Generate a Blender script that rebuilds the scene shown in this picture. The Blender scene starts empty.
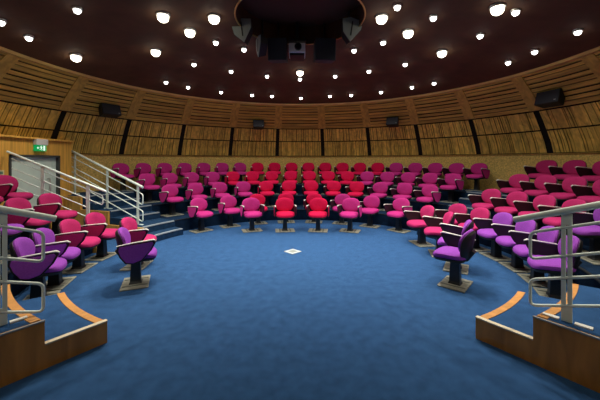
import bpy, bmesh, math, random
from mathutils import Vector, Matrix
random.seed(7)
S = bpy.context.scene
COL = S.collection
CY = 5.3                       # centre of the round hall on the y axis
R = math.radians
sin, cos, pi = math.sin, math.cos, math.pi

def P(az, r, z=0.0):
    a = R(az)
    return Vector((r * sin(a), CY + r * cos(a), z))

# ------------------------------------------------------------------ materials
def mat(name, col, rough=.6, metal=0., noise=0., nscale=40., bump=0., bscale=200., sheen=0., spec=.5):
    m = bpy.data.materials.new(name); m.use_nodes = True
    nt = m.node_tree; b = nt.nodes['Principled BSDF']
    b.inputs['Base Color'].default_value = (*col, 1)
    b.inputs['Roughness'].default_value = rough
    b.inputs['Metallic'].default_value = metal
    b.inputs['Specular IOR Level'].default_value = spec
    if sheen:
        b.inputs['Sheen Weight'].default_value = sheen
        b.inputs['Sheen Roughness'].default_value = .5
        b.inputs['Sheen Tint'].default_value = (*[min(1, c / max(col)) for c in col], 1)
    tc = nt.nodes.new('ShaderNodeTexCoord')
    if noise:
        n = nt.nodes.new('ShaderNodeTexNoise'); n.inputs['Scale'].default_value = nscale
        n.inputs['Detail'].default_value = 4
        nt.links.new(tc.outputs['Object'], n.inputs['Vector'])
        r = nt.nodes.new('ShaderNodeValToRGB')
        r.color_ramp.elements[0].position = .3; r.color_ramp.elements[1].position = .7
        r.color_ramp.elements[0].color = (*[c * (1 - noise) for c in col], 1)
        r.color_ramp.elements[1].color = (*[min(1, c * (1 + noise)) for c in col], 1)
        nt.links.new(n.outputs['Fac'], r.inputs['Fac'])
        nt.links.new(r.outputs['Color'], b.inputs['Base Color'])
    if bump:
        n = nt.nodes.new('ShaderNodeTexNoise'); n.inputs['Scale'].default_value = bscale
        nt.links.new(tc.outputs['Object'], n.inputs['Vector'])
        bp = nt.nodes.new('ShaderNodeBump'); bp.inputs['Strength'].default_value = bump
        bp.inputs['Distance'].default_value = .01
        nt.links.new(n.outputs['Fac'], bp.inputs['Height'])
        nt.links.new(bp.outputs['Normal'], b.inputs['Normal'])
    return m

def wood(name, col, scale=(3, 3, 18), rough=.45, contrast=.35, tone=False):
    """streaky veneer; scale says how the grain is stretched; tone = per-board shade from the mesh"""
    m = bpy.data.materials.new(name); m.use_nodes = True
    nt = m.node_tree; b = nt.nodes['Principled BSDF']; b.inputs['Roughness'].default_value = rough
    tc = nt.nodes.new('ShaderNodeTexCoord'); mp = nt.nodes.new('ShaderNodeMapping')
    mp.inputs['Scale'].default_value = scale
    nt.links.new(tc.outputs['Object'], mp.inputs['Vector'])
    n = nt.nodes.new('ShaderNodeTexNoise'); n.inputs['Scale'].default_value = 2.2; n.inputs['Detail'].default_value = 6
    n.inputs['Distortion'].default_value = .6
    nt.links.new(mp.outputs['Vector'], n.inputs['Vector'])
    r = nt.nodes.new('ShaderNodeValToRGB')
    r.color_ramp.elements[0].position = .32; r.color_ramp.elements[1].position = .68
    r.color_ramp.elements[0].color = (*[c * (1 - contrast) for c in col], 1)
    r.color_ramp.elements[1].color = (*[c * (1 + contrast) for c in col], 1)
    nt.links.new(n.outputs['Fac'], r.inputs['Fac'])
    out = r.outputs['Color']
    if tone:
        at = nt.nodes.new('ShaderNodeAttribute'); at.attribute_name = 'tone'
        mx = nt.nodes.new('ShaderNodeMix'); mx.data_type = 'RGBA'; mx.blend_type = 'MULTIPLY'
        mx.inputs['Factor'].default_value = 1
        nt.links.new(out, mx.inputs[6]); nt.links.new(at.outputs['Color'], mx.inputs[7])
        out = mx.outputs[2]
    nt.links.new(out, b.inputs['Base Color'])
    return m

def emit(name, col, strength):
    m = bpy.data.materials.new(name); m.use_nodes = True
    nt = m.node_tree; nt.nodes.clear()
    e = nt.nodes.new('ShaderNodeEmission'); e.inputs['Color'].default_value = (*col, 1); e.inputs['Strength'].default_value = strength
    o = nt.nodes.new('ShaderNodeOutputMaterial'); nt.links.new(e.outputs[0], o.inputs[0])
    return m

M = {
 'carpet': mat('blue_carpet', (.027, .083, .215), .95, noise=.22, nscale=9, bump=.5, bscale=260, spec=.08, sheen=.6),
 'carpet_tier_shaded': mat('blue_tier_carpet_shaded', (.006, .021, .054), .95, noise=.25, nscale=11, bump=.5, bscale=260, spec=.1),  # same blue carpet, colour darkened for the shade between the chair rows
 'carpet_step_dimmed': mat('blue_stair_carpet_dimmed', (.013, .042, .10), .95, noise=.25, nscale=11, bump=.5, bscale=260, spec=.1),  # same carpet again, dimmer light on the stairs put into its colour
 'nosing': mat('grey_nosing', (.30, .36, .42), .5),
 'cream': mat('cream_edge', (.72, .66, .50), .5),
 'orange_wood': wood('orange_wood', (.62, .30, .085), (6, 6, 6), .4, .15),
 'fascia': wood('fascia_veneer', (.52, .25, .05), (3, 3, .6), .4, .3),
 'portal': wood('portal_veneer', (.72, .40, .075), (5, 9, .5), .45, .22),
 'cheek': wood('cheek_veneer', (.54, .30, .06), (6, 6, .6), .5, .25),
 'panel': wood('panel_wood', (.72, .50, .10), (5, 5, .8), .55, .3, tone=True),
 'slat': wood('slat_wood', (.58, .40, .075), (.7, .7, 14), .5, .3, tone=True),
 'rib': wood('rib_wood', (.54, .36, .07), (4, 4, 1), .5, .25),
 'rim': wood('rim_wood', (.66, .47, .13), (1, 1, 6), .45, .2),
 'gap': mat('black_felt', (.008, .006, .005), .95),
 'band': mat('hessian_board', (.76, .54, .16), .9, noise=.30, nscale=26, bump=.5, bscale=60),
 'ceiling': mat('maroon_ceiling', (.088, .037, .013), .85, noise=.2, nscale=3),
 'recess': mat('dark_recess', (.07, .024, .012), .9),
 'red': mat('red_fabric', (.60, .006, .068), .9, bump=.3, bscale=300, noise=.1, nscale=60, sheen=.25, spec=.15),
 'magenta': mat('magenta_fabric', (.46, .026, .21), .9, bump=.3, bscale=300, noise=.1, nscale=60, sheen=.25, spec=.15),
 'rose': mat('rose_fabric', (.41, .022, .13), .9, bump=.3, bscale=300, noise=.1, nscale=60, sheen=.25, spec=.15),
 'purple': mat('purple_fabric', (.25, .055, .41), .9, bump=.3, bscale=300, noise=.1, nscale=60, sheen=.25, spec=.15),
 'black': mat('black_plastic', (.006, .006, .007), .55),
 'steel_dark': mat('dark_steel', (.03, .035, .04), .4, .4),
 'plate': mat('grey_plate', (.29, .30, .25), .5, .2, noise=.25, nscale=14),
 'plate_line': mat('plate_groove', (.12, .14, .13), .7),
 'arm': mat('grey_arm_pad', (.55, .57, .56), .4),
 'rail': mat('grey_rail', (.78, .93, .90), .35, .0),
 'rail_plate': mat('white_floor_plate', (.75, .78, .76), .4),
 'socket_frame': mat('socket_frame_metal', (.42, .50, .56), .45),
 'door': mat('pale_grey_door', (.60, .74, .68), .5, noise=.05, nscale=4),
 'frame': mat('dark_door_frame', (.05, .06, .06), .5),
 'handle': mat('steel_handle', (.6, .6, .6), .3, .9),
 'grille': mat('grey_speaker_grille', (.24, .27, .26), .6, bump=.4, bscale=400),
 'white': mat('white_plastic', (.72, .72, .70), .45),
 'navy': mat('navy_case', (.010, .014, .024), .6),
 'glass': mat('dark_lens', (.01, .01, .012), .08),
 'bezel': mat('lamp_bezel', (.5, .5, .48), .35, .5),
 'brass': mat('brass_trim', (.72, .48, .18), .3, .8),
 'cream_sign': mat('cream_sign', (.78, .72, .42), .6),
 'sign_ink': mat('sign_ink', (.15, .3, .2), .6),
 'lamp_warm': emit('warm_lamp', (1, .93, .74), 9),
 'lamp_cool': emit('cool_lamp', (1, .98, .93), 9),
 'exit_green': emit('exit_green', (.01, .50, .12), .6),
 'exit_white': emit('exit_white', (.8, 1, .85), 1.0),
}

# ------------------------------------------------------------------ mesh helpers
class MB:
    def __init__(s): s.v = []; s.f = []; s.m = []; s.t = []
    def vert(s, p): s.v.append(tuple(p)); return len(s.v) - 1
    def face(s, idx, mi=0, tone=1.0): s.f.append(list(idx)); s.m.append(mi); s.t.append(tone)
    def box(s, c, d, rot=None, mi=0):
        c = Vector(c); h = Vector(d) / 2; b = len(s.v)
        for sx in (-1, 1):
            for sy in (-1, 1):
                for sz in (-1, 1):
                    q = Vector((sx * h.x, sy * h.y, sz * h.z))
                    if rot is not None: q = rot @ q
                    s.v.append(tuple(c + q))
        for q in ((0, 1, 3, 2), (4, 6, 7, 5), (0, 4, 5, 1), (2, 3, 7, 6), (0, 2, 6, 4), (1, 5, 7, 3)):
            s.face([b + i for i in q], mi)
        return s
    def loft(s, rings, close=True, caps=True, mi=0):
        n = len(rings[0]); base = len(s.v)
        for r in rings: s.v.extend(tuple(p) for p in r)
        for k in range(len(rings) - 1):
            for i in range(n if close else n - 1):
                j = (i + 1) % n
                s.face([base + k * n + i, base + k * n + j, base + (k + 1) * n + j, base + (k + 1) * n + i], mi)
        if caps:
            s.face([base + i for i in reversed(range(n))], mi)
            s.face([base + (len(rings) - 1) * n + i for i in range(n)], mi)
        return s
    def prism(s, pts, off):
        off = Vector(off); return s.loft([[Vector(p) for p in pts], [Vector(p) + off for p in pts]])
    def tube(s, pts, r, n=8, caps=True):
        pts = [Vector(p) for p in pts]; rings = []
        t0 = (pts[1] - pts[0]).normalized()
        up = Vector((0, 0, 1)) if abs(t0.z) < .9 else Vector((1, 0, 0))
        nrm = (up - t0 * up.dot(t0)).normalized()
        for i, p in enumerate(pts):
            if i == 0: t = t0
            elif i == len(pts) - 1: t = (pts[-1] - pts[-2]).normalized()
            else: t = ((pts[i] - pts[i - 1]).normalized() + (pts[i + 1] - pts[i]).normalized()).normalized()
            nrm = (nrm - t * nrm.dot(t)).normalized(); bn = t.cross(nrm)
            rings.append([p + (nrm * cos(2 * pi * k / n) + bn * sin(2 * pi * k / n)) * r for k in range(n)])
        return s.loft(rings, caps=caps)
    def sector(s, a0, a1, r0, r1, z0, z1, n=24, g=lambda a: 0, g1=lambda a: 0):
        """ring segment with a rectangular section"""
        rings = []
        for i in range(n + 1):
            a = a0 + (a1 - a0) * i / n
            q0, q1 = r0 + g(a), r1 + g1(a)
            rings.append([P(a, q0, z0), P(a, q1, z0), P(a, q1, z1), P(a, q0, z1)])
        return s.loft(rings)
    def build(s, name, mats, parent=None, bevel=0, smooth=False, tone=False, seg=2):
        me = bpy.data.meshes.new(name)
        me.from_pydata(s.v, [], s.f)
        for m in (mats if isinstance(mats, (list, tuple)) else [mats]): me.materials.append(m)
        for p, mi in zip(me.polygons, s.m): p.material_index = mi
        if tone:
            ca = me.color_attributes.new('tone', 'FLOAT_COLOR', 'CORNER')
            for p, t in zip(me.polygons, s.t):
                for li in p.loop_indices: ca.data[li].color = (t, t, t, 1)
        bm = bmesh.new(); bm.from_mesh(me)
        bmesh.ops.recalc_face_normals(bm, faces=bm.faces)
        if bevel:
            bmesh.ops.bevel(bm, geom=[e for e in bm.edges if len(e.link_faces) == 2 and e.calc_face_angle(0) > .5],
                            offset=bevel, segments=seg, affect='EDGES', profile=.5)
        bm.to_mesh(me); bm.free()
        if smooth:
            for p in me.polygons: p.use_smooth = True
            me.set_sharp_from_angle(angle=R(38))
        o = bpy.data.objects.new(name, me); COL.objects.link(o)
        if parent: o.parent = parent
        return o

def tag(o, label=None, cat=None, group=None, kind=None):
    if label: o['label'] = label
    if cat: o['category'] = cat
    if group: o['group'] = group
    if kind: o['kind'] = kind
    return o

def empty(name, loc, rz=0.):
    o = bpy.data.objects.new(name, None); o.empty_display_size = .1
    o.location = loc; o.rotation_euler = (0, 0, rz); COL.objects.link(o)
    return o

def copy_tree(o, parent=None):
    c = o.copy(); COL.objects.link(c)
    if parent: c.parent = parent
    for ch in list(o.children): copy_tree(ch, c)
    return c

def fillet(pts, r, n=5):
    pts = [Vector(p) for p in pts]; out = [pts[0]]
    for a, b, c in zip(pts, pts[1:], pts[2:]):
        u = (a - b).normalized(); w = (c - b).normalized()
        q0 = b + u * r; q1 = b + w * r
        for k in range(n + 1):
            t = k / n; out.append(q0 * (1 - t) ** 2 + b * 2 * t * (1 - t) + q1 * t * t)
    out.append(pts[-1]); return out

# ------------------------------------------------------------------ floor, tiers, steps
mb = MB(); n = 72
ring = [P(360 * i / n, 6.75, 0) for i in range(n)]
mb.loft([[p + Vector((0, 0, -.2)) for p in ring], ring])
tag(mb.build('floor', M['carpet']), 'blue carpeted round stage floor in front of the seats', 'floor', kind='structure')

RC = (3.65, 4.62, 5.50)                # risers of the middle bank
RS = (3.95, 4.85, 5.70)                # risers of the side banks
ZT = (.30, .59, .885)
ZR = (.32, .64, .97)                   # side bank opposite the door
ZL = (.36, .69, 1.0)                   # side bank beside the door
def tiers(a0, a1, rr, label, ZT=ZT, r_end=6.62):
    e = empty('seating_tiers', P((a0 + a1) / 2, rr[0], 0)); tag(e, label, 'tiered floor', kind='structure')
    inv = e.matrix_basis.inverted()
    for k in range(3):
        r1 = rr[k + 1] if k < 2 else r_end
        b = MB().sector(a0, a1, rr[k], r1, 0.0, ZT[k], 40)
        o = b.build('tier', M['carpet_tier_shaded'], e); o.matrix_parent_inverse = inv
        b = MB().sector(a0, a1, rr[k] - .004, rr[k] + .035, ZT[k] - .012, ZT[k] + .004, 40)
        o = b.build('nosing', M['steel_dark'], e); o.matrix_parent_inverse = inv
        o['kind'] = 'structure'
    return e
tiers(-56.5, 56.5, RC, 'blue carpeted tiers carrying the middle bank of chairs')
tiers(69.8, 123.6, RS, 'blue carpeted tiers carrying the bank opposite the exit door', ZR)
# the door-side bank stops short of the portal
e = empty('seating_tiers', P(-103, 3.95)); tag(e, 'blue carpeted tiers carrying the bank beside the exit door', 'tiered floor', kind='structure')
inv = e.matrix_basis.inverted()
for k, (r0, r1, a0) in enumerate(((3.95, 4.85, -84.5), (4.85, 5.70, -84.5), (5.70, 6.62, -101))):
    o = MB().sector(-122.3, a0, r0, r1, 0, ZL[k], 30).build('tier', M['carpet_tier_shaded'], e); o.matrix_parent_inverse = inv
    o = MB().sector(-122.3, a0, r0 - .004, r0 + .035, ZL[k] - .012, ZL[k] + .004, 30).build('nosing', M['steel_dark'], e); o.matrix_parent_inverse = inv

def stairs(a0, a1, label):
    e = empty('aisle_stairs', P((a0 + a1) / 2, 3.3)); tag(e, label, 'stairs', kind='structure')
    inv = e.matrix_basis.inverted()
    rr = [3.32, 3.65, 4.27, 4.62, 5.15, 5.50, 6.62]
    for k in range(6):
        z = .15 * (k + 1)
        o = MB().sector(a0, a1, rr[k], rr[k + 1], 0, z, 10).build('step', M['carpet_step_dimmed'], e); o.matrix_parent_inverse = inv
        o = MB().sector(a0 + (.3 if a0 > 0 else .3), a1 - .3, rr[k] - .006, rr[k] + .045, z - .02, z + .004, 10).build('step_nosing', M['nosing'], e); o.matrix_parent_inverse = inv
    return e
stairs(-70.2, -56.6, 'blue aisle stairs beside the exit door passage, pale edge strips')
stairs(56.6, 69.7, 'blue aisle stairs between middle bank and the bank opposite the door')

def cheek(az, prof, name, label, m, t=.05):
    a = R(az); tn = Vector((cos(a), -sin(a), 0)) * t
    b = MB().prism([P(az, r, z) for r, z in prof], tn)
    return tag(b.build(name, m), label, 'wall', kind='structure')
cheek(-70.9, [(3.62, 0), (6.6, 0), (6.6, .9), (5.5, .9), (5.5, .6), (4.62, .6), (4.62, .3), (3.62, .3)], 'wall_passage_far',
      'stepped brown wooden wall carrying the stairs along the door passage', M['cheek'])
cheek(-84.0, [(3.9, 0), (5.6, 0), (5.6, .69), (4.85, .69), (4.85, .36), (3.9, .36)], 'wall_passage_near',
      'stepped wooden side wall of the seat tiers along the door passage', M['cheek'])

def entry_steps(sg, r1, r2, az_out, az_in, label, grow=.0125):
    """the two arc steps with the wooden fascia at the camera end of each side bank"""
    e = empty('entry_steps', P(sg * az_out, r1)); tag(e, label, 'steps', kind='structure')
    inv = e.matrix_basis.inverted()
    def add(b, name, m, bevel=0):
        o = b.build(name, m, e, bevel=bevel); o.matrix_parent_inverse = inv; return o
    a0, a1 = (az_in, az_out - .9) if sg > 0 else (-az_out + .9, -az_in)
    g = lambda a: grow * max(0, az_out - abs(a))
    add(MB().sector(a0, a1, r1, r2, 0, .2, 14, g, g), 'step', M['carpet'])
    add(MB().sector(a0, a1, r2, 6.6, 0, .4, 14, g), 'landing', M['carpet'])
    for r, z in ((r1, .2), (r2, .4)):
        add(MB().sector(a0 + .05, a1 - .05, r - .008, r + .062, z - .012, z + .006, 14, g, g), 'wood_nosing', M['orange_wood'])
    a = R(sg * az_out); t = Vector((cos(a), -sin(a), 0)) * (-.05 * sg)
    prof = [(r1 - .01, 0), (6.6, 0), (6.6, .4), (r2 - .01, .4), (r2 - .01, .2), (r1 - .01, .2)]
    add(MB().prism([P(sg * az_out, r, z) for r, z in prof], t), 'fascia', M['fascia'])
    for ra, rb, z, m in ((r1 - .012, r2 - .012, .2, 'cream'), (r2 - .012, 6.6, .4, 'nosing')):
        pts = [P(sg * az_out, ra, z), P(sg * az_out, rb, z), P(sg * az_out, rb, z + .012), P(sg * az_out, ra, z + .012)]
        add(MB().prism([p - t * .06 for p in pts], t * (.9 if m == 'cream' else .35)), 'edge_strip', M[m])
    return e
entry_steps(-1, 3.05, 3.52, 142.3, 122.5, 'wood-faced carpeted entry steps by the bank beside the exit door')
entry_steps(1, 2.92, 3.385, 143.4, 123.8, 'wood-faced carpeted entry steps by the bank opposite the exit door', .0105)

# ------------------------------------------------------------------ wall
PITCH = 15.8
def sweep_ring(prof, a0, a1, n, thick, name, m, parent=None):
    """a shell swept round the hall: prof = [(r, z)]; the back lies `thick` further out"""
    sec = list(prof) + [(r + thick, z) for r, z in reversed(prof)]
    b = MB().loft([[P(a0 + (a1 - a0) * i / n, r, z) for r, z in sec] for i in range(n + 1)], caps=abs(a1 - a0) < 359)
    return b.build(name, m, parent)

wl = tag(empty('wall_round', (0, CY, 0)), 'curved wood panelled wall running round the hall behind the top row', 'wall', kind='structure')
winv = wl.matrix_basis.inverted()
def wadd(o): o.parent = wl; o.matrix_parent_inverse = winv; return o
wadd(sweep_ring([(6.60, 0), (6.60, 1.93)], -180, 180, 96, .12, 'hessian_band', M['band']))
PROF = [(6.55, 1.94), (6.45, 2.22), (6.30, 2.50), (6.16, 2.75), (6.02, 2.97)]
UP = [(6.02, 2.97), (5.86, 3.19), (5.68, 3.40), (5.49, 3.59), (5.32, 3.75)]
wadd(sweep_ring([(r + .05, z) for r, z in PROF + UP[1:]], -180, 180, 96, .12, 'felt_backing', M['gap']))
wadd(sweep_ring([(6.555, 1.93), (6.555, 1.942)], -180, 180, 96, .12, 'ledge', M['rib']))
wadd(sweep_ring([(5.27, 3.71), (5.24, 3.77)], -180, 180, 96, .12, 'ceiling_rim', M['rim']))
def lerp_prof(prof, t):
    k = min(int(t * (len(prof) - 1)), len(prof) - 2); u = t * (len(prof) - 1) - k
    return (prof[k][0] + (prof[k + 1][0] - prof[k][0]) * u, prof[k][1] + (prof[k + 1][1] - prof[k][1]) * u)

def strip_panel(a0, a1, t0, t1, rng):
    """vertical boards of uneven width bent to the wall's curve, dark slots between some of them"""
    bounds = []; a = a0; nv = 6
    while a < a1 - .02:
        w = rng.choice((.26, .36, .36, .5, .75, 1.1)); w = min(w, a1 - a)
        bounds.append((a, a + w, False, rng.uniform(.80, 1.20)))
        a += w
        if a < a1 - .5 and rng.random() < .75:
            g = rng.choice((.10, .14, .2)); bounds.append((a, a + g, True, 1)); a += g
    b = MB(); prev = None
    for (x0, x1, gap, tone) in bounds:
        off = .035 if gap else -rng.choice((0, 0, .008, .014))
        cols = []
        for x in (x0, x1):
            c = []
            for i in range(nv + 1):
                r, z = lerp_prof(PROF, t0 + (t1 - t0) * i / nv)
                c.append(b.vert(P(x, r + off, z)))
            cols.append(c)
        for i in range(nv): b.face([cols[0][i], cols[1][i], cols[1][i + 1], cols[0][i + 1]], 1 if gap else 0, tone)
        if prev:
            for i in range(nv): b.face([prev[i], cols[0][i], cols[0][i + 1], prev[i + 1]], 0, .6)
        prev = cols[1]
    return b.build('acoustic_panel', [M['panel'], M['gap']], None, tone=True)

def slat_panel(a0, a1, rng):
    """horizontal slats stepping up the cove"""
    b = MB(); na = 8; rows = []
    ns = 9; t = 0
    for i in range(ns):
        h = 1 / ns; g = .30 * h if i % 3 else .16 * h
        rows.append((t, t + h - g, -.012, 0, rng.uniform(.8, 1.12)))
        rows.append((t + h - g, t + h, .035, 1, 1)); t += h
    prev = None
    for (t0, t1, off, mi, tone) in rows:
        ls = []
        for t in (t0, t1):
            r, z = lerp_prof(UP, min(t, 1)); ls.append([b.vert(P(a0 + (a1 - a0) * i / na, r + off, z)) for i in range(na + 1)])
        for i in range(na): b.face([ls[0][i], ls[0][i + 1], ls[1][i + 1], ls[1][i]], mi, tone)
        if prev:
            for i in range(na): b.face([prev[i], prev[i + 1], ls[0][i + 1], ls[0][i]], 0, .55)
        prev = ls[1]
    return b.build('slat_panel', [M['slat'], M['gap']], None, tone=True)

rng = random.Random(3)
for k in range(-8, 9):
    c = k * PITCH; a0, a1 = c - PITCH / 2, c + PITCH / 2
    for t0, t1 in ((.015, .485), (.515, .965)):
        wadd(strip_panel(a0 + .62, a1 - .62, t0, t1, rng))
    wadd(slat_panel(a0 + 1.25, a1 - 1.25, rng))
for k in range(-9, 9):
    a = (k + .5) * PITCH
    b = MB(); sec = [(r - .03, z) for r, z in UP] + [(r + .06, z) for r, z in reversed(UP)]
    b.loft([[P(a - 1.3, r, z) for r, z in sec], [P(a + 1.3, r, z) for r, z in sec]])
    wadd(b.build('rib', M['rib'], None))
for i in range(8):      # plain boarding behind the viewer
    a0 = 134.5 + i * (360 - 2 * 134.5) / 8
    sp = PROF + UP[1:]
    wadd(sweep_ring([(r, z) for r, z in sp], a0, a0 + (360 - 2 * 134.5) / 8 - .4, 6, .03, 'plain_panel', M['rib']))

# ------------------------------------------------------------------ ceiling
def hc(r): return 4.27 - .52 * (r / 5.3) ** 2
b = MB(); na = 96; rs = [5.36, 4.8, 4.0, 3.2, 2.4, 1.7, 1.12]
b.loft([[P(360 * i / na, r, hc(r)) for i in range(na)] for r in rs] + [[P(360 * i / na, r, hc(r) + .12) for i in range(na)] for r in reversed(rs)] , caps=False)
nb = len(rs) * 2
base = (nb - 1) * na
for i in range(na): b.face([i, (i + 1) % na, base + (i + 1) % na, base + i])
ce = tag(b.build('ceiling', M['ceiling'], smooth=True), 'dark maroon shallow domed ceiling studded with downlights', 'ceiling', kind='structure')
b = MB().loft([[P(360 * i / 64, 1.12, hc(1.12) + .06) for i in range(64)], [P(360 * i / 64, 1.12, 4.62) for i in range(64)], [P(360 * i / 64, .02, 4.63) for i in range(64)],
               [P(360 * i / 64, .02, 4.72) for i in range(64)], [P(360 * i / 64, 1.2, 4.72) for i in range(64)], [P(360 * i / 64, 1.2, hc(1.12) + .06) for i in range(64)]], caps=False)
tag(b.build('ceiling_recess', M['recess']), 'dark round recess in the middle of the ceiling', 'ceiling', kind='structure')
b = MB().tube([P(360 * i / 64, 1.125, hc(1.12) - .004) for i in range(65)], .014, 8, caps=False)
tag(b.build('trim_1', M['brass']), 'thin brass ring edging the round ceiling recess', 'trim', kind='structure')

# ------------------------------------------------------------------ downlights
def downlight(x, y, big, label, power=1.0, cone=118):
    r = math.hypot(x, y - CY); z = hc(r)
    rad = .09 if big else .048
    t = tag(empty('downlight', (x, y, z - .02)), label, 'ceiling light', 'ceiling downlights')
    b = MB(); prof = [(rad, -.012), (rad + .016, -.012), (rad + .020, -.004), (rad + .02, .06), (rad, .06)]
    b.loft([[(q * cos(2 * pi * i / 24), q * sin(2 * pi * i / 24), h) for i in range(24)] for q, h in prof + prof[:1]], caps=False)
    b.build('bezel', M['bezel'], t, smooth=True)
    b = MB(); rings = [(rad * .985 * sin(q), -.012 - rad * .30 + rad * .85 * cos(q)) for q in [.05 + (pi - .08) * i / 9 for i in range(10)]]
    b.loft([[(q * cos(2 * pi * i / 20), q * sin(2 * pi * i / 20), h) for i in range(20)] for q, h in rings])
    b.build('lens', M['lamp_warm' if big else 'lamp_cool'], t, smooth=True)
    L = bpy.data.lights.new('downlight_beam', 'SPOT')
    L.energy = power * (E_BIG if big else E_SMALL); L.spot_size = R(cone); L.spot_blend = 1.0
    L.shadow_soft_size = rad * .8; L.color = (1, .88, .70) if big else (1, .95, .86)
    lo = bpy.data.objects.new('downlight_beam', L); COL.objects.link(lo); lo.parent = t; lo.location = (0, 0, -.02 - rad * 1.5)
    return t
E_BIG, E_SMALL = 120, 44
O = ('first second third fourth fifth sixth seventh eighth ninth tenth eleventh twelfth thirteenth fourteenth fifteenth sixteenth '
     'seventeenth eighteenth nineteenth twentieth').split()
OUT = [(-4.52, 4.53, 0), (-4.61, 5.10, 0), (-4.51, 6.04, 1), (-3.59, 8.04, 0), (-3.19, 8.55, 0), (-2.41, 9.16, 0), (-1.53, 9.57, 0), (-.91, 9.73, 0), (.03, 9.94, 0), (.97, 9.73, 0),
       (1.63, 9.56, 0), (2.47, 9.14, 0), (3.19, 8.55, 0), (3.62, 8.10, 0), (4.44, 6.40, 0), (4.52, 5.78, 0), (4.53, 4.89, 0)]
MID = [(-3.35, 4.51, 0), (-3.03, 6.30, 1), (-2.53, 7.16, 0), (-1.78, 7.75, 0), (-.90, 8.20, 0), (0, 7.96, 1), (0, 8.45, 0), (.96, 8.19, 0), (1.78, 7.75, 0), (2.51, 7.16, 0), (3.01, 6.36, 1),
       (3.29, 5.48, 0), (3.30, 4.59, 0), (2.99, 4.54, 1)]
INN = [(-1.47, 5.13, 1), (-2.26, 4.95, 1), (-2.05, 5.59, 1), (-1.72, 6.13, 0), (-1.22, 6.54, 0), (1.19, 6.60, 0), (1.70, 6.13, 0), (2.03, 5.63, 1), (2.23, 5.02, 0), (1.40, 5.14, 1), (1.54, 4.75, 0)]
for ring_, nm, pw_, cn_ in ((OUT, 'outer ring beside wood wall', .85, 136), (MID, 'middle ring of lamps', 1.25, 118), (INN, 'inner ring around ceiling recess', 2.3, 96)):
    for i, (x, y, bg) in enumerate(ring_):
        downlight(x, y, bg, f"{'large warm' if bg else 'small white'} downlight, {O[i]} from exit-door side in {nm}", pw_, cn_)

BACK = [P(-128, 4.55), P(-152, 4.7), P(152, 4.7), P(128, 4.55)]
for i, p in enumerate(BACK):
    downlight(p.x, p.y, True, f"large warm downlight above the camera end of the stage, {O[i]} from exit-door side", 1.5 if i in (0, 3) else .55)

# ------------------------------------------------------------------ chairs
def sup(n_, a, b_, k, steps=28):
    th = 2 * pi * k / steps; c, s_ = cos(th), sin(th)
    return (a * math.copysign(abs(c) ** (2 / n_), c), b_ * math.copysign(abs(s_) ** (2 / n_), s_))

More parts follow.
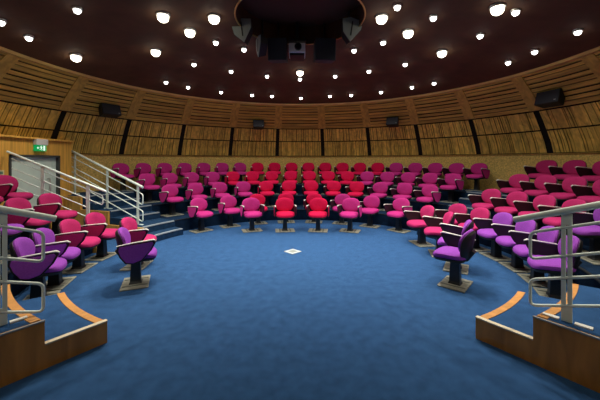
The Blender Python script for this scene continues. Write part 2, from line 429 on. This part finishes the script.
def make_chair(fab, both=False):
    F = M[fab]
    t = empty('auditorium_chair', (0, 0, 0))
    MB().box((0, .02, .009), (.48, .35, .018)).build('base_plate', M['plate'], t, bevel=.006)
    for sx in (-.13, .13):
        MB().box((sx, .02, .0185), (.03, .31, .006)).build('plate_groove', M['plate_line'], t)
    b = MB(); b.loft([[(sx * w, sy * d + .02, z) for sx, sy in ((-1, -1), (1, -1), (1, 1), (-1, 1))] for w, d, z in ((.075, .085, .016), (.055, .07, .05), (.045, .06, .30), (.06, .09, .36))])
    b.build('pedestal', M['steel_dark'], t, bevel=.008)
    # seat cushion (front towards -y)
    def seat_ring(sc, z, dz=0):
        out = []
        for k in range(28):
            x, y = sup(3.4, .235 * sc, .225 * sc, k); out.append((x, y - .03, z - .035 * max(0, -(y) / .225) ** 3 + dz))
        return out
    b = MB().loft([seat_ring(.90, .400), seat_ring(.985, .412), seat_ring(1.0, .435), seat_ring(.975, .458), seat_ring(.88, .474), seat_ring(.55, .482), seat_ring(.1, .480)])
    b.build('seat', F, t, smooth=True)
    b = MB().loft([seat_ring(.55, .345), seat_ring(.86, .360), seat_ring(.97, .398), seat_ring(.93, .408)])
    b.build('seat_shell', M['black'], t, smooth=True)
    # backrest: rounded oval, wrapped and leaning
    zc, lean = .635, R(11)
    def back_ring(sx, sz, off, n_=2.5, drop=0):
        out = []
        for k in range(28):
            x, z = sup(n_, .232 * sx, .172 * sz, k)
            if z < 0: x *= 1 - .10 * (-z / .172)
            y = .205 - off - 1.1 * x * x
            out.append((x, y + (z + drop) * math.tan(lean), zc + z + drop))
        return out
    b = MB().loft([back_ring(.93, .92, -.005), back_ring(1, 1, .012), back_ring(.985, .98, .034), back_ring(.88, .86, .050), back_ring(.5, .5, .056), back_ring(.08, .08, .056)])
    b.build('backrest', F, t, smooth=True)
    b = MB().loft([back_ring(.6, .75, -.050, 2.8, -.05), back_ring(.92, 1.06, -.040, 2.8, -.05), back_ring(1.03, 1.20, -.012, 2.8, -.05), back_ring(.97, 1.14, .004, 2.8, -.05)])
    b.build('back_shell', M['black'], t, smooth=True)
    b = MB(); b.prism([(-.05, .10, .35), (-.05, .19, .37), (-.05, .275, .50), (-.05, .24, .53), (-.05, .16, .42), (-.05, .08, .39)], (.10, 0, 0))
    b.build('back_bracket', M['steel_dark'], t, bevel=.006)
    shield = [(.215, .610), (-.10, .640), (-.235, .652), (-.250, .620), (-.20, .520), (-.08, .385), (.03, .350), (.12, .365), (.19, .46), (.225, .55)]
    def shield_at(x0, th, sc):
        cy, cz = 0.0, .52
        return MB().prism([(x0, cy + (y - cy) * sc, cz + (z - cz) * sc) for y, z in shield], (th, 0, 0))
    for sg in ((-1, 1) if both else (-1,)):
        x = sg * .250
        shield_at(x - .011, .022, 1.0).build('arm_shell', M['black'], t, bevel=.008)
        shield_at(x + sg * .011, sg * .009, .88).build('arm_panel', F, t, bevel=.003)
        path = [(x, .225, .612), (x, .08, .635), (x, -.10, .652), (x, -.22, .660), (x, -.255, .645)]
        b = MB(); rings = []
        for k, (px, py, pz) in enumerate(path):
            w = (.010, .015, .017, .019, .013)[k]; th = (.007, .007, .008, .013, .010)[k]
            rings.append([(px + w * cos(2 * pi * i / 12), py, pz + th * sin(2 * pi * i / 12)) for i in range(12)])
        b.loft(rings).build('armrest', M['arm'], t, smooth=True)
    return t

PROTO = {}
def put_chair(fab, x, y, z, az, label, group, both=False):
    k = (fab, both)
    if k not in PROTO: PROTO[k] = make_chair(fab, both); o = PROTO[k]
    else: o = copy_tree(PROTO[k])
    o.location = (x, y, z); o.rotation_euler = (0, 0, -R(az))
    tag(o, label, 'chair', group)
    return o
NAMEC = {'red': 'red', 'magenta': 'magenta', 'rose': 'crimson pink', 'purple': 'purple'}
def row(fabs, azs, r, z, where, group, frm='from exit-door side', last=False):
    for i, (f, a) in enumerate(zip(fabs, azs)):
        p = P(a, r, z)
        put_chair(f, p.x, p.y, z, a, f"{NAMEC[f]} chair, {O[i]} {frm}, {where}", group, last and i == len(azs) - 1)
def spread(n, step): return [(i - (n - 1) / 2) * step for i in range(n)]
def fab_row(n, red): # red chairs in the middle, magenta either side
    return ['red' if red[0] <= i <= red[1] else 'magenta' for i in range(n)]
row(fab_row(8, (2, 4)), spread(8, 13.75), 3.30, 0, 'floor row of middle bank', 'floor row of the middle bank', last=True)
row(fab_row(12, (4, 8)), spread(12, 9.35), 4.35, ZT[0], 'lowest raised row of middle bank', 'lowest raised row of the middle bank', last=True)
row(fab_row(16, (4, 10)), spread(16, 7.16), 5.23, ZT[1], 'second raised row of middle bank', 'second raised row of the middle bank', last=True)
row(fab_row(20, (7, 14)), spread(20, 5.97), 6.08, ZT[2], 'top row of middle bank', 'top row of the middle bank', last=True)
G = 'loose front chairs on the stage floor'
for i, (f, x, y) in enumerate((('magenta', -1.2, 7.52), ('red', -.375, 7.5), ('red', .45, 7.5), ('magenta', 1.24, 7.47))):
    a = math.degrees(math.atan2(x, y - CY)) * .7
    put_chair(f, x, y, 0, a, f"{NAMEC[f]} chair on the open floor, {O[i]} from exit-door side before middle bank", G, True)
for i, (f, r, a, tw) in enumerate((('rose', 2.75, 68, 14), ('rose', 2.62, 83, 22), ('purple', 2.56, 99, 22), ('purple', 2.42, 115, 17))):
    p = P(a, r)
    put_chair(f, p.x, p.y, 0, a + tw, f"{NAMEC[f]} chair on the open floor, {O[i]} from the aisle, opposite the exit door", G)
for i, (f, x, y, a) in enumerate((('rose', -2.70, 5.02, -96), ('purple', -2.33, 4.30, -113))):
    put_chair(f, x, y, 0, a, f"{NAMEC[f]} chair alone on the open floor before the bank beside the exit door", G)
W = 'of bank opposite exit door'
fs = 'from the stairs'
row(['rose', 'rose', 'purple', 'purple', 'purple', 'purple'], [69.5, 78.4, 87.3, 96.2, 105.1, 114], 3.56, 0, 'floor row ' + W, 'floor row ' + W, fs)
row(['rose'] * 4 + ['purple'], [71.8, 79.5, 87.2, 95, 103], 4.36, ZR[0], 'lowest raised row ' + W, 'lowest raised row ' + W, 'from the stairs')
row(['rose'] * 4, [71.5, 77.7, 83.9, 90.1], 5.26, ZR[1], 'second raised row ' + W, 'second raised row ' + W, 'from the stairs')
row(['rose'] * 3, [72, 77.4, 82.8], 6.10, ZR[2], 'top row ' + W, 'top row ' + W, 'from the stairs')
W = 'of bank beside exit door'
row(['rose', 'rose', 'purple', 'purple'], [-87.2, -96.8, -107, -115.4], 3.60, 0, 'floor row ' + W, 'floor row ' + W, 'from the passage')
row(['rose', 'rose', 'purple'], [-88.6, -96.8, -105], 4.36, ZL[0], 'lowest raised row ' + W, 'lowest raised row ' + W, 'from the passage')
row(['rose', 'rose'], [-88.4, -94.8], 5.22, ZL[1], 'second raised row ' + W, 'second raised row ' + W, 'from the passage')

# ------------------------------------------------------------------ guard rails
def guard(az, r_lo, r_hi, zrail, floor_at, posts, offs, label, r_loop, r_loop_hi=None, hr=.028, plates=False, pw=.07):
    """sloping handrail on flat-bar posts with looped infill rails; radial at azimuth az"""
    t = tag(empty('guard_rail', P(az, posts[0], floor_at(posts[0]))), label, 'handrail', 'steel guard rails')
    inv = t.matrix_basis.inverted()
    def fin(o): o.matrix_parent_inverse = inv; return o
    a = R(az); side = Vector((cos(a), -sin(a), 0)); rad = Vector((sin(a), cos(a), 0))
    fin(MB().tube([P(az, r, zrail(r)) for r in (r_lo, (r_lo + r_hi) / 2, r_hi)], hr, 14).build('handrail', M['rail'], t, smooth=True))
    rh = r_loop_hi or r_hi; loops = r_loop if isinstance(r_loop, tuple) else (r_loop, r_loop)
    for k_, (o1, o2) in enumerate(offs):
        r_loop = loops[k_]
        pts = [P(az, rh, zrail(rh) - o1), P(az, r_loop, zrail(r_loop) - o1), P(az, r_loop, zrail(r_loop) - o2), P(az, rh, zrail(rh) - o2)]
        fin(MB().tube(fillet(pts, .05), hr * .46, 10).build('loop_rail', M['rail'], t, smooth=True))
    for r in posts:
        zf = floor_at(r); zt = zrail(r) - hr * .8
        b = MB(); rot = Matrix.Rotation(-a, 3, 'Z')
        c = P(az, r, 0)
        for q in (-1, 1):       # twin flat bars with a slot between them
            b.box(c + rad * (q * pw * .29) + Vector((0, 0, (zf + zt) / 2)), (.016, pw * .44, zt - zf), rot)
        b.box(c + Vector((0, 0, zt - .05)), (.018, pw, .10), rot); b.box(c + Vector((0, 0, zf + .07)), (.018, pw, .14), rot)
        po = fin(b.build('post', M['rail'], t, bevel=.003))
        for q in (-1, 1):
            o = MB().box(c + rad * (q * .105) + Vector((0, 0, zf + .006)), (.05, .11, .012), rot).build('floor_plate', M['rail_plate' if plates else 'rail'], po)
    return t
stair_z = lambda r: .15 * sum(r >= q for q in (3.32, 3.65, 4.27, 4.62, 5.15, 5.5))
slope = lambda r: .30 + (r - 4.0) * .333
guard(-67.2, 3.86, 6.45, lambda r: slope(r) + .90, stair_z, [4.02, 5.06, 6.30], ((.16, .40), (.54, .78)), 'pale steel guard rail climbing the aisle stairs beside the door passage', 3.86)
near_z = lambda r: .36 if r < 4.85 else .69
guard(-84.8, 3.64, 5.70, lambda r: 1.17 + .37 * (r - 3.64), near_z, [4.02, 4.95], ((.10, .28), (.44, .62)), 'pale steel guard rail along the near side of the door passage', (3.72, 4.0), 5.6, hr=.021)
guard(-139.2, 3.40, 5.4, lambda r: 1.225 + .37 * (r - 3.4), lambda r: .4, [3.75], ((.14, .40), (.595, .845)), 'thick pale handrail on the entry steps by the bank beside the exit door', 3.485, plates=True)
guard(141.1, 3.20, 5.4, lambda r: 1.20 + .36 * (r - 3.2), lambda r: .4, [3.57], ((.14, .38), (.565, .80)), 'thick pale handrail on the entry steps by the bank opposite the exit door', 3.32, plates=True)

# ------------------------------------------------------------------ door portal with exit sign
PX = -5.75
pt = tag(empty('wall_portal', (PX, 6.5, 0)), 'orange brown wooden surround around the pale exit door', 'wall', kind='structure')
inv = pt.matrix_basis.inverted()
def padd(b, name, m, parent=pt, bevel=0):
    o = b.build(name, m, parent, bevel=bevel); o.matrix_parent_inverse = parent.matrix_basis.inverted(); return o
Y0, Y1, H, D0, D1, DH = 4.9, 7.55, 2.22, 5.92, 7.18, 1.88
for (ya, yb, za, zb) in ((Y0, D0, 0, H), (D1, Y1, 0, H), (D0, D1, DH, H)):
    padd(MB().box((PX - .06, (ya + yb) / 2, (za + zb) / 2), (.12, yb - ya, zb - za)), 'veneer_panel', M['portal'])
padd(MB().box((PX - .40, Y1 - .03, H / 2), (.56, .06, H)), 'return_panel', M['portal'])
padd(MB().box((PX - .40, (Y0 + Y1) / 2, H + .02), (.92, Y1 - Y0 + .02, .04)), 'top_cap', M['portal'])
dr = tag(empty('door_1', (PX - .06, D1, 0)), 'pale grey exit door standing in the wooden surround', 'door', kind='structure')
def dadd(b, name, m, bevel=0):
    o = b.build(name, m, dr, bevel=bevel); o.matrix_parent_inverse = dr.matrix_basis.inverted(); return o
for (ya, yb, za, zb) in ((D0, D0 + .05, 0, DH), (D1 - .05, D1, 0, DH), (D0, D1, DH - .05, DH)):
    dadd(MB().box((PX - .05, (ya + yb) / 2, (za + zb) / 2), (.13, yb - ya, zb - za)), 'door_frame', M['frame'])
dadd(MB().box((PX - .07, 6.50, DH / 2 - .02), (.05, 1.02, DH - .06)), 'door_leaf', M['door'], .004)
dadd(MB().box((PX - .07, 7.075, DH / 2 - .02), (.045, .11, DH - .06)), 'side_leaf', M['door'], .004)
dadd(MB().tube(fillet([(PX - .04, 6.88, .95), (PX + .02, 6.88, .95), (PX + .02, 6.88, 1.35), (PX - .04, 6.88, 1.35)], .03), .012, 8), 'door_handle', M['handle'])

ex = tag(empty('exit_sign', (PX, 6.60, 1.95)), 'lit green running man exit sign above the pale door', 'sign')
MB().box((.045, 0, .215), (.09, .30, .13)).build('lamp_housing', M['white'], ex, bevel=.012)
MB().box((.035, 0, .085), (.05, .28, .135)).build('sign_panel', M['exit_green'], ex, bevel=.004)
# running figure, arrow and doorway pictograms; seen from the hall, +y is the sign's right
def pic(name, polys):
    b = MB()
    for pts in polys: b.prism([(.0605, y, z) for y, z in pts], (.003, 0, 0))
    return b.build(name, M['exit_white'], ex)
circ = [(-.005 + .011 * cos(k * pi / 5), .130 + .011 * sin(k * pi / 5)) for k in range(10)]
pic('running_figure', [circ, [(-.025, .117), (.002, .119), (.012, .085), (-.008, .078)], [(-.025, .117), (-.045, .095), (-.038, .090), (-.020, .107)], [(.002, .117), (.03, .100), (.026, .093), (.004, .104)],
    [(-.008, .082), (.008, .082), (.025, .055), (.012, .03), (.004, .034), (.013, .055)], [(-.008, .084), (.002, .078), (-.022, .048), (-.048, .048), (-.048, .057), (-.026, .058)]])
pic('doorway', [[(.05, .03), (.095, .03), (.095, .14), (.05, .14)]])
pic('arrow', [[(-.115, .085), (-.085, .115), (-.085, .095), (-.062, .095), (-.062, .075), (-.085, .075), (-.085, .055)]])

sg = tag(empty('wall_notice', (PX, 5.76, 1.50)), 'small cream notice on the wooden surround beside the exit door', 'notice')
MB().box((.006, 0, 0), (.012, .12, .15)).build('notice_board', M['cream_sign'], sg, bevel=.002)
b = MB().box((.0125, 0, .02), (.002, .07, .05)); b.build('printed_mark', M['sign_ink'], sg)

# ------------------------------------------------------------------ wall loudspeakers
def wall_speaker(az, z, w, h, label):
    p = P(az, 5.78, z)
    t = tag(empty('wall_loudspeaker', p, -R(az)), label, 'loudspeaker', 'wall loudspeakers')
    rot = Matrix.Rotation(R(-16), 3, 'X')
    # local: front faces -y
    def tr(b): b.v = [tuple(rot @ Vector(v)) for v in b.v]; return b
    q = [(-w / 2, -.13, -h / 2), (w / 2, -.13, -h / 2), (w / 2 * .8, .12, -h / 2), (-w / 2 * .8, .12, -h / 2)]
    tr(MB().prism(q, (0, 0, h))).build('cabinet', M['black'], t, bevel=.012)
    tr(MB().box((0, -.134, 0), (w * .93, .012, h * .88))).build('front_grille', M['navy'], t, bevel=.004)
    tr(MB().box((w * .36, -.142, -h * .32), (.04, .006, .02))).build('badge', M['grille'], t)
    MB().tube([(0, .08, 0), (0, .18, .0), (0, .34, .03)], .02, 8).build('bracket', M['steel_dark'], t)
    return t
wall_speaker(-62, 3.09, .50, .30, 'black loudspeaker high on the wood wall above the aisle stairs near the door')
wall_speaker(-15.2, 3.06, .40, .28, 'black loudspeaker high behind middle bank, on the exit-door half')
wall_speaker(33, 3.06, .40, .28, 'black loudspeaker high behind middle bank, on the half away from the door')
wall_speaker(76, 3.14, .52, .31, 'black loudspeaker high on the wood wall above the bank opposite the door')

# ------------------------------------------------------------------ ceiling rig: projector and hung loudspeakers
pr = tag(empty('projector', (-.06, 6.15, 4.06)), 'white projector with a round dark lens hung under the ceiling recess', 'projector')
MB().box((0, .16, 0), (.34, .42, .20)).build('body', M['white'], pr, bevel=.02)
MB().tube([(.02, -.05, .01), (.02, -.10, .01)], .072, 20).build('lens_ring', M['steel_dark'], pr)
MB().tube([(.02, -.10, .01), (.02, -.106, .01)], .052, 20).build('lens', M['glass'], pr)
MB().box((0, .16, .16), (.36, .40, .05)).build('mount_plate', M['black'], pr, bevel=.006)
for sx in (-.14, 0, .14): MB().box((sx, -.02, .205), (.03, .03, .06)).build('clamp', M['steel_dark'], pr, bevel=.004)
MB().tube([(0, .05, .17), (0, .05, .56)], .03, 10).build('drop_pole', M['steel_dark'], pr)
MB().box((0, .16, -.125), (.30, .36, .05)).build('cradle', M['black'], pr, bevel=.006)

def hung_speaker(loc, yaw, pitch, roll, w, h, d, label, grille='grille'):
    t = tag(empty('hanging_loudspeaker', loc), label, 'loudspeaker', 'loudspeakers hung around the projector')
    rot = (Matrix.Rotation(R(yaw), 3, 'Z') @ Matrix.Rotation(R(pitch), 3, 'X') @ Matrix.Rotation(R(roll), 3, 'Y'))
    def tr(b): b.v = [tuple(rot @ Vector(v)) for v in b.v]; return b
    # five-sided front, wide shoulder, narrow foot; body tapers to the rear
    f = [(-.5, .38), (-.12, .5), (.5, .40), (.46, .05), (.02, -.5), (-.40, -.12)] if grille == 'grille' else [(-.5, .5), (.5, .5), (.5, -.5), (-.5, -.5)]
    k = .72 if grille == 'grille' else .94
    tr(MB().loft([[(x * w, -d / 2, z * h) for x, z in f], [(x * w * k, d / 2, z * h * k) for x, z in f]])).build('cabinet', M['black' if grille == 'grille' else 'navy'], t, bevel=.01)
    tr(MB().loft([[(x * w * .95, -d / 2 - .012, z * h * .95) for x, z in f], [(x * w * .95, -d / 2 + .002, z * h * .95) for x, z in f]])).build('front_grille', M[grille], t, bevel=.004)
    if grille == 'grille':
        tr(MB().box((0, -d / 2 - .014, .02), (.022, .008, h * .55))).build('logo_strip', M['black'], t)
    MB().tube([(0, 0, h * .3), (0, .05, h * .5), (0, .05, 4.63 - loc[2])], .018, 8).build('hanger', M['steel_dark'], t)
    return t
hung_speaker((-1.06, 5.70, 4.17), -4, 0, -8, .40, .48, .30, 'grey-fronted loudspeaker hanging on the exit-door side of the ceiling recess')
hung_speaker((.94, 5.70, 4.18), 4, 0, 8, .40, .48, .30, 'grey-fronted loudspeaker hanging at the recess side away from the exit door')
hung_speaker((-.45, 6.20, 4.02), -4, 6, 0, .38, .44, .34, 'dark boxy loudspeaker hanging beside the projector towards the exit door', 'navy')
hung_speaker((.50, 6.20, 4.02), 6, 6, 0, .42, .44, .34, 'dark boxy loudspeaker hanging beside the projector away from the exit door', 'navy')
hung_speaker((-.76, 6.05, 4.05), -66, 0, 0, .34, .46, .16, 'slim pale-fronted loudspeaker turned sideways between two dark loudspeakers')

# ------------------------------------------------------------------ floor socket
fb = tag(empty('floor_socket_box', (-.14, 5.78, 0), R(45)), 'small pale floor socket cover in the middle of the blue carpet', 'floor box')
for (x, y, sx, sy) in ((0, .095, .24, .05), (0, -.095, .24, .05), (.095, 0, .05, .14), (-.095, 0, .05, .14)):
    MB().box((x, y, .006), (sx, sy, .012)).build('frame', M['socket_frame'], fb, bevel=.003)
MB().box((0, 0, .004), (.145, .145, .006)).build('lid', M['grille'], fb, bevel=.002)

# ------------------------------------------------------------------ world, camera
w = bpy.data.worlds.new('hall_dark'); S.world = w; w.use_nodes = True
w.node_tree.nodes['Background'].inputs[0].default_value = (.6, .7, 1, 1)
w.node_tree.nodes['Background'].inputs[1].default_value = .0
cam = bpy.data.cameras.new('camera'); cam.sensor_width = 36; cam.lens = 18; cam.shift_y = -39 / 600
cam.clip_start = .05
co = bpy.data.objects.new('camera', cam); COL.objects.link(co); co.location = (0, 0, 1.75); co.rotation_euler = (R(90), 0, 0)
S.camera = co
vs = S.view_settings
vs.view_transform = 'Standard'; vs.look = 'None'; vs.gamma = 1; vs.use_curve_mapping = False; vs.exposure = 0
S.cycles.max_bounces = 6
